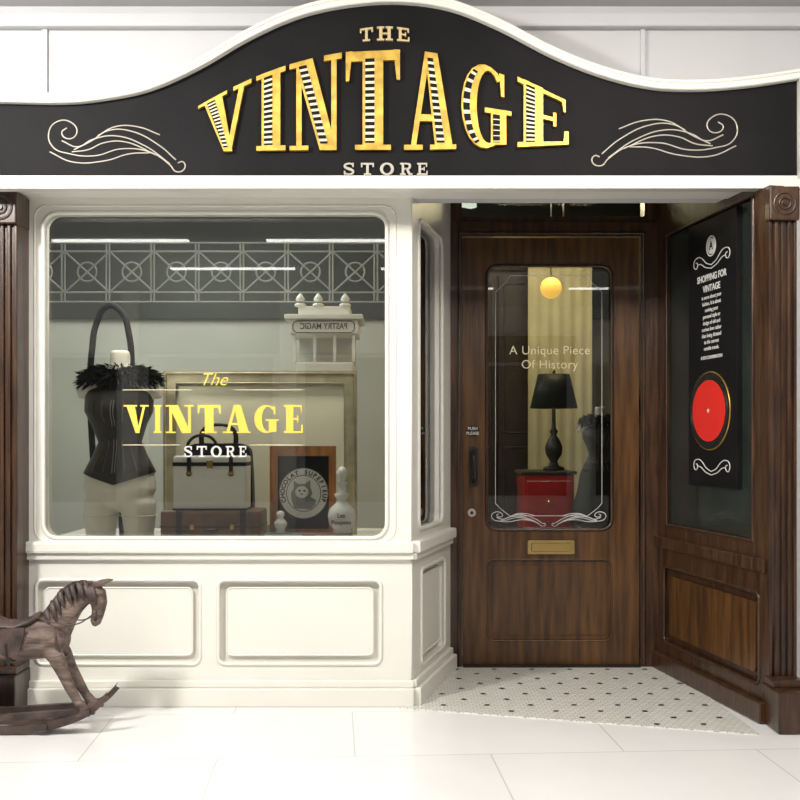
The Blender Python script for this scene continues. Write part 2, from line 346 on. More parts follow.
def build_letters(F,d,spans,topy,boty,w,th,mat_main,parent,hatch=True,name='letters'):
    def face_quads(qs,w0,w1,name,m,stagger=0):
        parts=[]
        for j,P in enumerate(qs):
            e=stagger*(j%7)
            vs=[tuple(F.p(u,v,w0)) for u,v in P]+[tuple(F.p(u,v,w1+e)) for u,v in P]; n=len(P)
            fs=[tuple(range(n-1,-1,-1)),tuple(range(n,2*n))]+[(i,(i+1)%n,(i+1)%n+n,i+n) for i in range(n)]
            parts.append((vs,fs))
        return mesh_from(name,parts,m,parent,False)
    main=[];dark=[];rung=[]
    for L,x0,x1 in spans:
        def wp(a,x0=x0,x1=x1):
            px=x0+(x1-x0)*a[0]; t=topy(px); b=boty(px); py=b+(t-b)*a[1]; return (X(px,d),Z(py,d))
        thick,thin=LET[L]
        main+= [[wp(a) for a in Q] for Q in thick+thin]
        if hatch:
            for Q in thick:
                def bl(s,t,Q=Q):
                    tp_=[Q[0][j]*(1-s)+Q[1][j]*s for j in (0,1)]; bt=[Q[3][j]*(1-s)+Q[2][j]*s for j in (0,1)]
                    return wp([bt[j]*(1-t)+tp_[j]*t for j in (0,1)])
                n=13 if L!='G' else 5
                s0,s1=.13,.58
                dark.append([bl(s0,.94),bl(s1,.94),bl(s1,.07),bl(s0,.07)])
                for k in range(n):
                    a=.09+.85*k/n
                    rung.append([bl(s0,a+.026),bl(s1,a+.026),bl(s1,a),bl(s0,a)])
            if L=='G':
                for A in [[A[0],A[3],A[2],A[1]] for A in gl()[5:13]]:
                    def b2(s,t,A=A):
                        e0=[A[0][j]*(1-s)+A[1][j]*s for j in (0,1)];e1=[A[3][j]*(1-s)+A[2][j]*s for j in (0,1)]
                        return wp([e0[j]*(1-t)+e1[j]*t for j in (0,1)])
                    dark.append([b2(.12,0),b2(.55,0),b2(.55,1),b2(.12,1)])
                    rung.append([b2(.12,.35),b2(.55,.35),b2(.55,.68),b2(.12,.68)])
    st_=th*.02
    face_quads(main,w,w+th,name,mat_main,st_)
    if hatch:
        t0=w+th+st_*7
        face_quads(dark,t0,t0+.0012,'letter_inlay',BLACKB)
        face_quads(rung,t0+.0012,t0+.0026,'letter_rungs',CREAML)
build_letters(FS,dS,spans,topy,boty,0,.018,GOLD,sg)
build_letters(FS,dS,[('t',360,373),('h',377,393),('e',397,410)],lambda x:27.5+.004*(x-385)**2,lambda x:41.5+.002*(x-385)**2,0,.012,PALEG,sg,hatch=False,name='word_the')
build_letters(FS,dS,[('s',343,355),('t',361,374),('o',380,394),('r',400,412),('e',417,428)],lambda x:163.5,lambda x:175.5,0,.010,SILVER,sg,hatch=False,name='word_store')
fl=[[(178,163),(183,162),(185,168),(177,172),(170,165),(152,153),(122,149),(95,156),(70,154),(53,147),(49,133),(57,122),(72,123),(77,133),(69,139),(62,133),(67,128)],
    [(170,164),(145,146),(115,136),(92,140),(78,147),(62,141)],
    [(176,160),(160,146),(130,131),(108,131),(92,141),(74,150)],
    [(156,155),(125,142),(104,143),(88,150),(72,152)],
    [(160,135),(138,127),(115,127),(98,136)],
    [(50,152),(72,162),(105,161),(130,154),(150,153)]]
lines('flourish',FS,[s2(c) for c in fl],.002,.0028,SILVER,sg,smooth_path=True)
lines('flourish_mirror',FS,[s2([(738-(a-48)*1.065,b-6) for a,b in c]) for c in fl],.002,.0028,SILVER,sg,smooth_path=True)

# ================= PILASTERS =================
def pilaster(name,x0,x1,yf,zt,pw=.05,th=.16):
    e=empty(name); F=front(yf); w=x1-x0
    fbox('shaft_back',F,x0,x1,.16,zt-.13,-th,-.012,WOODV,e)
    n=4; g=w/(n*2+1)
    for i in range(n+1):
        fbox('fillet_%d'%i,F,x0+g*2*i,x0+g*(2*i+1),.16,zt-.13,-.012,0,WOODV,e,.003)
    fbox('plinth',F,x0-.008,x1+.008,0,.16,-th,pw,WOODV,e,.008)
    fbox('plinth_cap',F,x0-.005,x1+.005,.16,.19,-th,pw*.5,WOODV,e,.006)
    fbox('capital_block',F,x0-.004,x1+.004,zt-.13,zt,-th,.02,WOODV,e,.006)
    c=((x0+x1)/2,zt-.065)
    lines('rosette_ring',F,[ell(c[0],c[1],w*.38,w*.38)],.02,.006,WOODV,e,cyclic=True)
    lines('rosette_inner',F,[ell(c[0],c[1],w*.20,w*.20)],.022,.005,WOODV,e,cyclic=True)
    plate('rosette_boss',F,[ell(c[0],c[1],w*.09,w*.09)],.0,.03,WOODV,e)
    return e
pilaster('pilaster',X(-13,4.36),X(17,4.36),-.14,Z(191,4.34),th=.14)
pilaster('pilaster.001',X(769,4.17),X(797,4.17),-.33,Z(186,4.15),.13)

# ================= ENTRY: right panelled wall =================
A=(1.242,.76,0);B=(1.421,-.33,0)
FRW=Face(A,(B[0]-A[0],B[1]-A[1],0)); LW=(Vector(B)-Vector(A)).length
wr=empty('wall_right')
fbox('core',FRW,0,LW,0,2.08,-.06,-.02,WOODV,wr)
fbox('core_upper',FRW,0,LW-.12,2.08,2.45,-.06,0,WOODV,wr)
plate('stiles',FRW,[rrect(0,LW,0,2.08),rrect(.1,LW-.08,.14,.50,.03),rrect(.13,LW-.13,.70,2.07,.01)],-.02,0,WOODV,wr)
lines('lower_moulding',FRW,[rrect(.1,LW-.08,.14,.50,.03)],0,.007,WOODV,wr,cyclic=True)
plate('lower_raised',FRW,[rrect(.14,LW-.12,.18,.46,.02)],-.02,-.005,DOORW,wr)
plate('upper_dark_panel',FRW,[rrect(.135,LW-.135,.705,2.065,.01)],-.02,-.012,DARKP,wr)
lines('upper_moulding',FRW,[rrect(.13,LW-.13,.70,2.07,.01)],0,.007,WOODV,wr,cyclic=True)
fbox('dado_rail',FRW,0,LW-.02,.585,.64,0,.018,WOODV,wr,.008)
fbox('baseboard',FRW,0,LW-.02,.004,.085,0,.03,WOODV,wr,.006)

ps=empty('wall_poster')
fbox('panel',FRW,.40,.86,.90,2.05,-.0115,.012,BLACKB,ps,.002)
pu=.63
lines('emblem',FRW,[ell(pu,1.93,.042,.042)],.014,.003,LINEW,ps,cyclic=True)
plate('emblem_disc',FRW,[ell(pu,1.93,.034,.034)],.012,.014,LINEW,ps)
text('emblem_letter',FRW,'A',pu,1.93,.05,BLACKB,ps,w=.014,ext=.0005,off=.001)
def scroll(cx,cz,sg_):
    return [[(cx+s*a,cz+sg_*b) for a,b in [(0,-.02),(.05,-.005),(.09,.02),(.13,.03),(.17,.015),(.165,-.012),(.14,-.012),(.135,.005),(.15,.01)]] for s in (1,-1)]+[[(cx+s*a,cz+sg_*b) for a,b in [(0,-.035),(.06,-.022),(.10,-.004),(.135,.0)]] for s in (1,-1)]
lines('scrolls',FRW,scroll(pu,1.87,1)+scroll(pu,.985,1),.013,.0022,LINEW,ps,smooth_path=True)
text('title',FRW,'SHOPPING FOR\nVINTAGE',pu,1.775,.040,LINEW,ps,w=.012,ext=.0005,off=.001)
text('body_text',FRW,"is more about your\nfashion. It is about\nreviving your\npersonal style or\ndesign of old and\ncurious love rather\nthan being dictated\nto the current\noutside trends.",pu,1.605,.024,LINEW,ps,w=.012,ext=.0005,off=.0002)
text('tag',FRW,'A KITE CONVERSATION',pu,1.455,.019,LINEW,ps,w=.012,ext=.0005,off=.0006)
plate('record_vinyl',FRW,[ell(pu-.015,1.225,.19,.165)],.012,.018,VINYL,ps)
lines('record_ring',FRW,[ell(pu-.015,1.225,.192,.167)],.014,.0028,GOLD,ps,cyclic=True)
lines('record_grooves',FRW,[ell(pu-.015,1.225,.165+.007*i,.141+.006*i) for i in range(3)],.018,.0010,IRON,ps,cyclic=True)
plate('record_label',FRW,[ell(pu-.015,1.225,.157,.132)],.018,.020,REDR,ps)
plate('record_hole',FRW,[ell(pu-.015,1.225,.009,.008)],.020,.0215,LINEW,ps)

# ================= DOOR =================
dD=5.24; FD=front(.74); dr=empty('door_1')
dx=lambda p:X(p,dD); dz=lambda p:Z(p,dD)
plate('frame',FD,[[(dx(449),.004),(dx(449),dz(222)),(dx(659),dz(222)),(dx(659),.004),(dx(641),.004),(dx(641),dz(236)),(dx(462),dz(236)),(dx(462),.004)]],-.1,.0,WOODV,dr)
lines('frame_bead',FD,[[(dx(459),.01),(dx(459),dz(233)),(dx(644),dz(233)),(dx(644),.01)]],0,.008,WOODV,dr)
gx0,gx1,gz0,gz1=dx(487),dx(613),dz(530),dz(265)
lx0,lx1,lz1=dx(463),dx(640),dz(237)
hp=(dx(487),dx(613),dz(642),dz(560))
plate('leaf',FD,[rrect(lx0,lx1,.012,lz1),rrect(gx0,gx1,gz0,gz1,.05),rrect(*hp,r=.04)],-.07,-.025,DOORW,dr)
fbox('lower_panel',FD,hp[0]-.01,hp[1]+.01,hp[2]-.01,hp[3]+.01,-.06,-.038,DOORW,dr)
plate('lower_raised',FD,[rrect(hp[0]+.03,hp[1]-.03,hp[2]+.03,hp[3]-.03,.02)],-.038,-.032,DOORW,dr)
lines('panel_moulding',FD,[rrect(*hp,r=.04)],-.027,.0045,DOORW,dr,cyclic=True)
lines('glass_moulding',FD,[rrect(gx0,gx1,gz0,gz1,.05)],-.025,.008,WOODV,dr,cyclic=True)
fbox('glass',FD,gx0-.008,gx1+.008,gz0-.008,gz1+.008,-.052,-.046,GLASSD,dr)
fbox('threshold',FD,lx0,lx1,.004,.012,-.08,.02,IRON,dr)
g=.045
et=[]
a0,a1,b0,b1=gx0+g,gx1-g,gz0+g,gz1-g
et.append([(a0+.07,b0+.02),(a1-.07,b0+.02)]);et.append([(a0+.07,b1),(a1-.07,b1)]);et.append([(a0,b0+.08),(a0,b1-.08)]);et.append([(a1,b0+.08),(a1,b1-.08)])
for cx,sx in ((a0,1),(a1,-1)):
    for cz,sz in((b0,1),(b1,-1)):
        et.append([(cx+sx*.07,cz+(.02 if sz>0 else 0)),(cx+sx*.05,cz+sz*.035),(cx+sx*.03,cz+sz*.05),(cx,cz+sz*.08)])
lines('etched_border',FD,et,-.0455,.0014,LINEW,dr,smooth_path=False)
fd=[]
for k in (1,-1):
    for c in fl[:5]:
        fd.append([((gx0+gx1)/2+k*((p-186)/135*.26-.015), gz0+.015+(172-q_)/52*.07) for p,q_ in c])
lines('etched_scrolls',FD,fd,-.0455,.0018,LINEW,dr,smooth_path=True)
text('glass_lettering',FD,'A Unique Piece\nOf History',dx(551),dz(357),.060,CREAML,dr,w=-.046,ext=.0006,off=-.0002,spacing=1.05)
hx=dx(474)
plate('handle_plate',FD,[rrect(hx-.022,hx+.022,dz(487),dz(447),.015)],-.025,-.018,IRON,dr)
lines('handle_pull',FD,[[(hx,dz(482),-.02),(hx+.004,dz(478),.02),(hx,dz(465),.035),(hx-.004,dz(455),.02),(hx,dz(451),-.02)]],0,.009,IRON,dr,smooth_path=True,res=4)
plate('lock',FD,[ell(dx(472),dz(513),.02,.02,24)],-.025,-.014,SILVER,dr)
plate('lock_core',FD,[ell(dx(472),dz(513),.008,.008,16)],-.014,-.012,IRON,dr)
plate('sticker',FD,[ell(dx(473),dz(431),.034,.028,24)],-.025,-.0235,IRON,dr)
text('sticker_text',FD,'PUSH\nPLEASE',dx(473),dz(431),.02,LINEW,dr,w=-.0235,ext=.0004,off=.0002)
plate('mail_slot_frame',FD,[rrect(dx(528),dx(575),dz(554.5),dz(540.5),.006)],-.025,-.013,BRASS,dr)
plate('mail_slot_flap',FD,[rrect(dx(532),dx(571),dz(551.5),dz(543.5),.004)],-.013,-.007,BRASS,dr)
lines('mail_slot_groove',FD,[rrect(dx(532),dx(571),dz(551.5),dz(543.5),.004)],-.012,.0018,IRON,dr,cyclic=True)
tr=empty('window_3')
plate('frame',FD,[rrect(dx(449),dx(659),dz(221.5),2.46),rrect(dx(462),dx(645),dz(216),2.43,.01)],-.1,-.01,WOODV,tr)
fbox('mullion',FD,dx(565),dx(570),dz(216),2.43,-.08,-.02,WOODV,tr)
fbox('glass',FD,dx(461),dx(646),dz(217),2.435,-.062,-.056,GLASSD,tr)
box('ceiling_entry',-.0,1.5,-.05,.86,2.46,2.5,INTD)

# ================= INTERIOR =================
box('wall_back',-2.6,2.8,3.4,3.5,0,2.7,INTG)
box('wall_left',-2.7,-2.6,.13,3.5,0,2.7,INTG)
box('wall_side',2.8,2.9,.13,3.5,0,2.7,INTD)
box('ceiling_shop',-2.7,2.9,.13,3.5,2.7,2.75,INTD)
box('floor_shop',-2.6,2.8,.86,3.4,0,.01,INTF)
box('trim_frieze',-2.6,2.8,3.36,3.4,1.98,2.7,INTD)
box('display_platform',-1.72,-.02,.13,1.4,0.0,.62,INTP,None,.005)
st=empty('tube_lamp')
for i,(xa,ya,xb,yb) in enumerate([(-1.9,1.3,-.3,3.0),(-1.2,1.3,.6,2.8)]):
    F=Face((xa,ya,0),(xb-xa,yb-ya,0)); fbox('tube_%d'%i,F,0,2.2,2.64,2.697,-.03,.03,CEILL,st,.005)

dl=5.7; FLt=front(1.2); lt=empty('reflected_railing')  # glass reflection of the railing opposite, modelled as solid bars indoors
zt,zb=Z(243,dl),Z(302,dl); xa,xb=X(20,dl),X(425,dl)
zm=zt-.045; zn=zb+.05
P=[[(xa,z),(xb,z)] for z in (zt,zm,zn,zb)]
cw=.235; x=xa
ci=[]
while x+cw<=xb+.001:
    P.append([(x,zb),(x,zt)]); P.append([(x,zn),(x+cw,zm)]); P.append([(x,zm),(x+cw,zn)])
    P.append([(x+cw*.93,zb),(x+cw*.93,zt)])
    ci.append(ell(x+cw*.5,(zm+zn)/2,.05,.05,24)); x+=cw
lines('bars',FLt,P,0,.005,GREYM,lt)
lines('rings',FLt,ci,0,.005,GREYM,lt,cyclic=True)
lines('hanger_rods',FLt,[[(xa+.1,zt),(xa+.1,2.698)],[(xb-.1,zt),(xb-.1,2.698)]],0,.006,GREYM,lt)  # rods added only to hold up the modelled reflection

dk=6.7; kc=empty('reflected_kiosk'); FK=front(2.2)  # mirrored kiosk from across the mall: a window reflection built as geometry
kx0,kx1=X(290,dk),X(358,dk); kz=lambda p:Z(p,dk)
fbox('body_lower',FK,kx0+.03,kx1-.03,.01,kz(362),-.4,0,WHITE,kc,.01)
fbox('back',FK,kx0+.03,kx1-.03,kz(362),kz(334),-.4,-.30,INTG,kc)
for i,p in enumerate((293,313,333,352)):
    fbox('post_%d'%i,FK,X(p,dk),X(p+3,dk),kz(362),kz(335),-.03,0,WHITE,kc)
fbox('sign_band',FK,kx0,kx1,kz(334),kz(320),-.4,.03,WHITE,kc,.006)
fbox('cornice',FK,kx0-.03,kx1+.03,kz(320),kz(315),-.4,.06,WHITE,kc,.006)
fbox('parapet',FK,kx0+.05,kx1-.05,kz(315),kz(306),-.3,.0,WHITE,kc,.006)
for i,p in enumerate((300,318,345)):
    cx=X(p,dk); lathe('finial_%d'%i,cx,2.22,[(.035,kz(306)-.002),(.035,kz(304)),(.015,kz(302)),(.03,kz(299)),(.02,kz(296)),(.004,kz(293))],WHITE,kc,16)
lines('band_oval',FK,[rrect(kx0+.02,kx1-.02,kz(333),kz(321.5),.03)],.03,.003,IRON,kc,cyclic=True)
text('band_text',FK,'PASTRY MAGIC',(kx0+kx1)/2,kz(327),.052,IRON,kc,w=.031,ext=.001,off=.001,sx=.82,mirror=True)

df=5.35; pf=empty('picture_frame'); FP=front(.85)
X0,X1,Z0,Z1=X(164,df),X(357,df),.621,Z(371,df)
plate('frame',FP,[rrect(X0,X1,Z0,Z1),rrect(X0+.06,X1-.06,Z0+.06,Z1-.06)],-.03,.02,GILT,pf)
lines('frame_bead',FP,[rrect(X0+.06,X1-.06,Z0+.06,Z1-.06)],.018,.006,GILT,pf,cyclic=True)
lines('frame_bead_outer',FP,[rrect(X0+.012,X1-.012,Z0+.012,Z1-.012)],.02,.008,GILT,pf,cyclic=True)
fbox('board',FP,X0+.05,X1-.05,Z0+.05,Z1-.05,-.02,-.005,CREAMB,pf)

FG=front(.04); dG=4.545
sp2=[('V',124,149),('I',154,162),('N',166,194),('T',198,221),('A',223,251),('G',254,279),('E',284,303)]
build_letters(FG,dG,sp2,lambda x:405,lambda x:433,.0005,.0015,GOLDP,w1,hatch=False)
text('glass_the',FG,'The',X(213,dG),Z(380,dG),.075,GOLDP,w1,w=.0005,ext=.0005,shear=.4,off=-.0006)
build_letters(FG,dG,[('s',184,193),('t',197,207),('o',211,222),('r',226,235),('e',239,247)],lambda x:446,lambda x:457,.0005,.0015,LINEW,w1,hatch=False,name='glass_store')
lines('glass_rules',FG,[[(X(123,dG),Z(445,dG)),(X(180,dG),Z(445,dG))],[(X(250,dG),Z(445,dG)),(X(303,dG),Z(445,dG))],[(X(123,dG),Z(390,dG)),(X(192,dG),Z(390,dG))],[(X(235,dG),Z(390,dG)),(X(303,dG),Z(390,dG))]],.001,.0018,CREAML,w1)

# ---------- mannequin ----------
def mannequin(name,cx,cy,zb,sc,dress=False):
    e=empty(name)
    z=lambda h:zb+h*sc
    def rg(h,rx,ry,ox=0,oy=0): return (cx+ox*sc,cy+oy*sc,z(h),rx*sc,ry*sc)
    torso=tube([rg(.15,.03,.03),rg(.18,.13,.09),rg(.25,.168,.118),rg(.32,.160,.112),rg(.40,.122,.09),rg(.47,.092,.076),rg(.55,.118,.093,0,-.01),rg(.61,.148,.115,0,-.02),rg(.67,.15,.1,0,-.01),rg(.73,.160,.08),rg(.765,.135,.065),rg(.79,.07,.05),rg(.83,.047,.047),rg(.89,.045,.045),rg(.895,.02,.02)],side=(1,0,0),n=28)
    parts=[torso]
    for s in (-1,1):
        parts.append(tube([rg(.24,.05,.05,s*.085),rg(.19,.084,.095,s*.084),rg(.10,.074,.083,s*.088),rg(0.0,.062,.070,s*.090)],side=(1,0,0),n=24))
        parts.append(tube([rg(.755,.02,.03,s*.12),rg(.75,.035,.045,s*.15),rg(.70,.036,.04,s*.165),rg(.67,.028,.033,s*.168)],side=(1,0,0),n=16))
    b=mesh_from('body',parts,MANN,e)
    r=b.modifiers.new('r','REMESH'); r.mode='VOXEL'; r.voxel_size=.009*sc; r.use_smooth_shade=True
    b.modifiers.new('s','SMOOTH').iterations=4
    hem=.33
    c=tube([rg(hem,.166,.119),rg(.36,.152,.110),rg(.40,.130,.097),rg(.47,.099,.083),rg(.55,.126,.103,0,-.012),rg(.61,.156,.125,0,-.022),rg(.67,.158,.108,0,-.012),rg(.70,.15,.09)],side=(1,0,0),n=36)
    co=mesh_from('corset',[c],CORS,e)
    for v in co.data.vertices[:36]:
        if v.co.y<cy: v.co.z-=.055*sc*max(0,1-abs(v.co.x-cx)/(.17*sc)); v.co.y-=.006*sc
    hs=[(.33,.121,0),(.36,.112,0),(.40,.098,0),(.47,.084,0),(.55,.104,-.012),(.61,.126,-.022),(.66,.112,-.014)]
    wid={.33:.166,.36:.152,.40:.130,.47:.099,.55:.126,.61:.156,.66:.157}
    SM=[]
    for k in (-.62,-.3,.3,.62):
        SM.append([(cx+k*wid[h]*sc, z(h), -(cy+(oy-ry*math.sqrt(1-k*k)-.001)*sc)) for h,ry,oy in hs])
    lines('boning',FW,SM,0,.0025*sc,LEATH,e,smooth_path=True)
    SM=[[(cx+kk*sc, z(h), -(cy+(oy-ry-.003)*sc)) for h,ry,oy in hs] for kk in (-.006,.006)]
    lines('busk',FW,SM,0,.002*sc,GREYM,e,smooth_path=True)
    if dress:
        d=tube([rg(-.12,.28,.22),rg(0,.25,.2),rg(.15,.2,.15),rg(.30,.176,.126),rg(.40,.135,.1)],side=(1,0,0),n=40)
        mesh_from('skirt',[d],BLKC,e)
    else:
        # knicker hem lines
        for s in (-1,1):
            lines('hem_%d'%(s+1),FW,[[(cx+(s*.087+.081*math.cos(t))*sc,z(.13)+.0,-(cy+.090*math.sin(t)*sc)) for t in [2*math.pi*i/28 for i in range(28)]]],0,.003,CREAMB,e,cyclic=True)
    V=[];Fc=[]
    for i in range(2800):
        a=random.uniform(0,2*math.pi); rr=random.uniform(.06,.17); h=.80-.42*max(0,rr-.08)+random.uniform(-.03,.02)
        p=Vector((cx+rr*1.0*math.cos(a)*sc,cy+rr*.68*math.sin(a)*sc,z(h)))
        dirv=Vector((math.cos(a)*1.0,math.sin(a)*.8,random.uniform(-1.2,.7))).normalized()
        L=random.uniform(.03,.058)*sc; sd=dirv.cross(Vector((random.uniform(-1,1),random.uniform(-1,1),1))).normalized()*.004*sc
        tip=p+dirv*L+Vector((0,0,-.008)); mid=p+dirv*L*.5
        b0=len(V); V+= [tuple(p),tuple(mid+sd*1.4),tuple(tip),tuple(mid-sd*1.4)]; Fc.append((b0,b0+1,b0+2,b0+3))
    me=bpy.data.meshes.new('feather_collar');me.from_pydata(V,[],Fc);link('feather_collar',me,FEATH,e)
    return e
dM=5.0
mannequin('mannequin',X(119,dM),.52,.621,1.0)
ch=empty('bentwood_chair'); FC=front(.86); dc=5.36
def cp(L): return [(X(a,dc),Z(b,dc)) for a,b in L]
lines('back_hoop',FC,[cp([(96,500),(92,440),(90,390),(92,350),(97,322),(108,306),(121,312),(129,335),(132,380),(133,440),(134,500)])],0,.016,BLKC,ch,smooth_path=True,res=4)
lathe('seat',X(114,dc),.78,[(.01,.86),(.09,.86),(.10,.875),(.09,.89),(.01,.89)],BLKC,ch,32)
lines('legs',FW,[[(X(114,dc)+a*.06,.865,-(.78+b*.06)),(X(114,dc)+a*.08,.621,-(.78+b*.08))] for a in(-1,1) for b in (-1,1)],0,.012,BLKC,ch)

# ---------- suitcase, cases ----------
ds=4.8; sc_=empty('suitcase'); FSu=front(.30)
sx0,sx1=X(160,ds),X(260,ds); sz0,sz1=.621,Z(511,ds)
fbox('body',FSu,sx0,sx1,sz0,sz1,-.26,0,LEATH,sc_,.012)
zm_=(sz0+sz1)/2+.012
fbox('lid_seam',FSu,sx0-.002,sx1+.002,zm_-.003,zm_+.003,-.262,.002,LEATHD,sc_)
for i,p in enumerate((176,240)): fbox('strap_%d'%i,FSu,X(p,ds),X(p+6,ds),sz0,sz1,-.25,.003,LEATHD,sc_)
for i,p in enumerate((190,230)): fbox('latch_%d'%i,FSu,X(p,ds),X(p+4,ds),zm_-.012,zm_+.012,0,.006,BRASS,sc_,.001)
lines('handle',FSu,[[(X(203,ds),zm_-.01,0),(X(205,ds),zm_-.012,.03),(X(215,ds),zm_-.012,.03),(X(217,ds),zm_-.01,0)]],0,.006,LEATHD,sc_)
tc_=empty('vanity_case'); FT=front(.33); dt=4.83
tx0,tx1=X(173,dt),X(246,dt); tz0=sz1+.001; tz1=Z(456,dt)
fbox('body',FT,tx0,tx1,tz0,tz1,-.16,0,WHITEL,tc_,.010)
fbox('lid_band',FT,tx0-.002,tx1+.002,tz1-.045,tz1-.028,-.162,.003,BLKC,tc_,.002)
fbox('base_band',FT,tx0-.002,tx1+.002,tz0,tz0+.008,-.162,.003,BLKC,tc_,.001)
for i,p in enumerate((187,229)):
    fbox('strap_%d'%i,FT,X(p,dt),X(p+4,dt),tz1-.09,tz1,-.15,.004,BLKC,tc_)
    fbox('buckle_%d'%i,FT,X(p-1,dt),X(p+5,dt),tz1-.085,tz1-.07,0,.007,BRASS,tc_,.001)
fbox('lock',FT,X(207,dt),X(213,dt),tz1-.055,tz1-.02,0,.01,BRASS,tc_,.002)
lines('handle',FT,[[(X(184,dt),tz1,-.05),(X(188,dt),tz1+.07,-.05),(X(200,dt),tz1+.092,-.05),(X(212,dt),tz1+.07,-.05),(X(216,dt),tz1,-.05)]],0,.007,BLKC,tc_,smooth_path=True)
hb=empty('handbag'); FH=front(.61); dh_=5.11
bx0,bx1=X(182,dh_),X(254,dh_)
hz=Z(446,dh_)
plate('body',FH,[catmull([(bx0,sz1-.12),(bx0+.01,hz-.1),(bx0+.035,hz),((bx0+bx1)/2,hz+.012),(bx1-.035,hz),(bx1-.01,hz-.1),(bx1,sz1-.12)])],-.06,.02,BLKC,hb)
lines('handles',FH,[[(bx0+.09,hz-.02,s),(bx0+.10,hz+.075,s),((bx0+bx1)/2,hz+.1,s),(bx1-.10,hz+.075,s),(bx1-.09,hz-.02,s)] for s in (.012,-.05)],.0,.007,BLKC,hb,smooth_path=True)
box('bag_base',bx0+.03,bx1-.03,.60,.66,.621,sz1-.11,BLKC,hb)

# ---------- books ----------
bs=empty('book_stack'); db=4.8
zz=.621
cols=[mat('book_blue',(.12,.16,.28),.5),mat('book_cream',(.5,.45,.36),.5),mat('book_brown',(.25,.1,.06),.5),mat('book_teal',(.1,.2,.2),.5)]
pagem=mat('book_pages',(.7,.65,.5),.8)
for i,(p0,p1,h) in enumerate([(263,354,.024),(266,356,.020),(302,352,.018),(264,300,.018)]):
    zb_=zz if i<2 else zz2
    Fb=front(.28+.004*i); dp=.2 if i<2 else .1
    x0_,x1_=X(p0,db),X(p1,db)
    fbox('cover_%d'%i,Fb,x0_,x1_,zb_,zb_+h,-dp,-.0,cols[i],bs,.002)
    fbox('pages_%d'%i,Fb,x0_+.004,x1_+.001,zb_+.003,zb_+h-.003,-dp+.004,.0006,pagem if i%2 else cols[i],bs)
    lines('band_%d'%i,Fb,[[(x0_+.03,zb_+h/2),(x0_+.08,zb_+h/2)]],.001,.002,GOLDP,bs)
    if i<2: zz+=h+.0005; zz2=zz
bt=zz2+.0195
pq=empty('framed_advert'); FQ=front(.43); dq=4.93
qx=lambda p:X(p,dq); qz=lambda p:Z(p,dq)
qb=zz2
plate('frame',FQ,[rrect(qx(270),qx(336),qb+.002,qz(446)),rrect(qx(278),qx(329),qb+.03,qz(456))],-.02,.012,ORW,pq)
fbox('backing',FQ,qx(277),qx(330),qb+.025,qz(455),-.015,.0,BLACKB,pq)
cc=((qx(278)+qx(329))/2+.001,(qb+.03+qz(456))/2-.004)
plate('plate_disc',FQ,[ell(cc[0],cc[1],.113,.117)],.0,.004,PORC,pq)
lines('disc_rings',FQ,[ell(cc[0],cc[1],.111,.115),ell(cc[0],cc[1],.078,.082)],.004,.0016,BLKC,pq,cyclic=True)
def arctext(name,F,s,cx,cz,r,a0,a1,size,m,parent,w):
    n=len(s)
    for i,chh in enumerate(s):
        if chh==' ': continue
        a=math.radians(a0+(a1-a0)*i/(n-1))
        F2=Face(F.o,F.U); F2.M=F.M@Matrix.Translation((cx+r*math.cos(a),cz+r*math.sin(a),0))@Matrix.Rotation(a-math.pi/2,4,'Z')
        text('%s_%d'%(name,i),F2,chh,0,0,size,m,parent,w=w,ext=.0005,off=.001)
arctext('arc',FQ,'CHOCOLAT SUPERIEUR',cc[0],cc[1],.095,200,-20,.027,BLKC,pq,.004)
cxx,czz=cc
plate('portrait',FQ,[[(cxx+a*.0105,czz+b*.0105) for a,b in [(-4,-6.5),(-5.2,-3),(-5.5,0),(-4.2,2.4),(-4.4,5.6),(-2.2,4),(.6,4.1),(2.8,5.8),(3.0,2.6),(3.8,0),(3.0,-1.5),(5.4,-3),(5.0,-5),(3,-7)]]],.004,.005,GREYM,pq)
plate('portrait_face',FQ,[ell(cxx-.008,czz+.006,.030,.027)],.005,.006,PORC,pq)
plate('portrait_eyes',FQ,[ell(cxx-.018,czz+.012,.005,.005,12),ell(cxx+.003,czz+.012,.005,.005,12),ell(cxx-.008,czz-.003,.006,.003,12)],.006,.007,BLKC,pq)
pb=empty('decanter'); bx=X(341,4.75); by=.335
H=Z(466,4.78)-bt
lathe('bottle',bx,by,[(a*.0092,bt+b*H) for a,b in [(4.5,0),(5,.02),(4.2,.05),(6.5,.14),(7,.26),(6.2,.36),(3.4,.44),(2.4,.50),(3.6,.54),(3.8,.58),(2.2,.61),(2.0,.72),(3,.74),(1.6,.78),(2.6,.84),(3.0,.90),(1.8,.96),(.2,1)]],PORC,pb)
text('label',front(by-.066),'Les\nPoupees',bx,bt+.22*H,.026,IRON,pb,w=0,ext=.0006,off=.0004)
sv=empty('figurine'); vx=X(279,4.78)
lathe('body',vx,.34,[(a*.01,bt+b) for a,b in [(2.2,0),(2.4,.005),(1.6,.012),(2.8,.03),(3,.045),(1.8,.06),(1.2,.066),(1.9,.08),(1.7,.093),(.2,.10)]],PORC,sv,24)

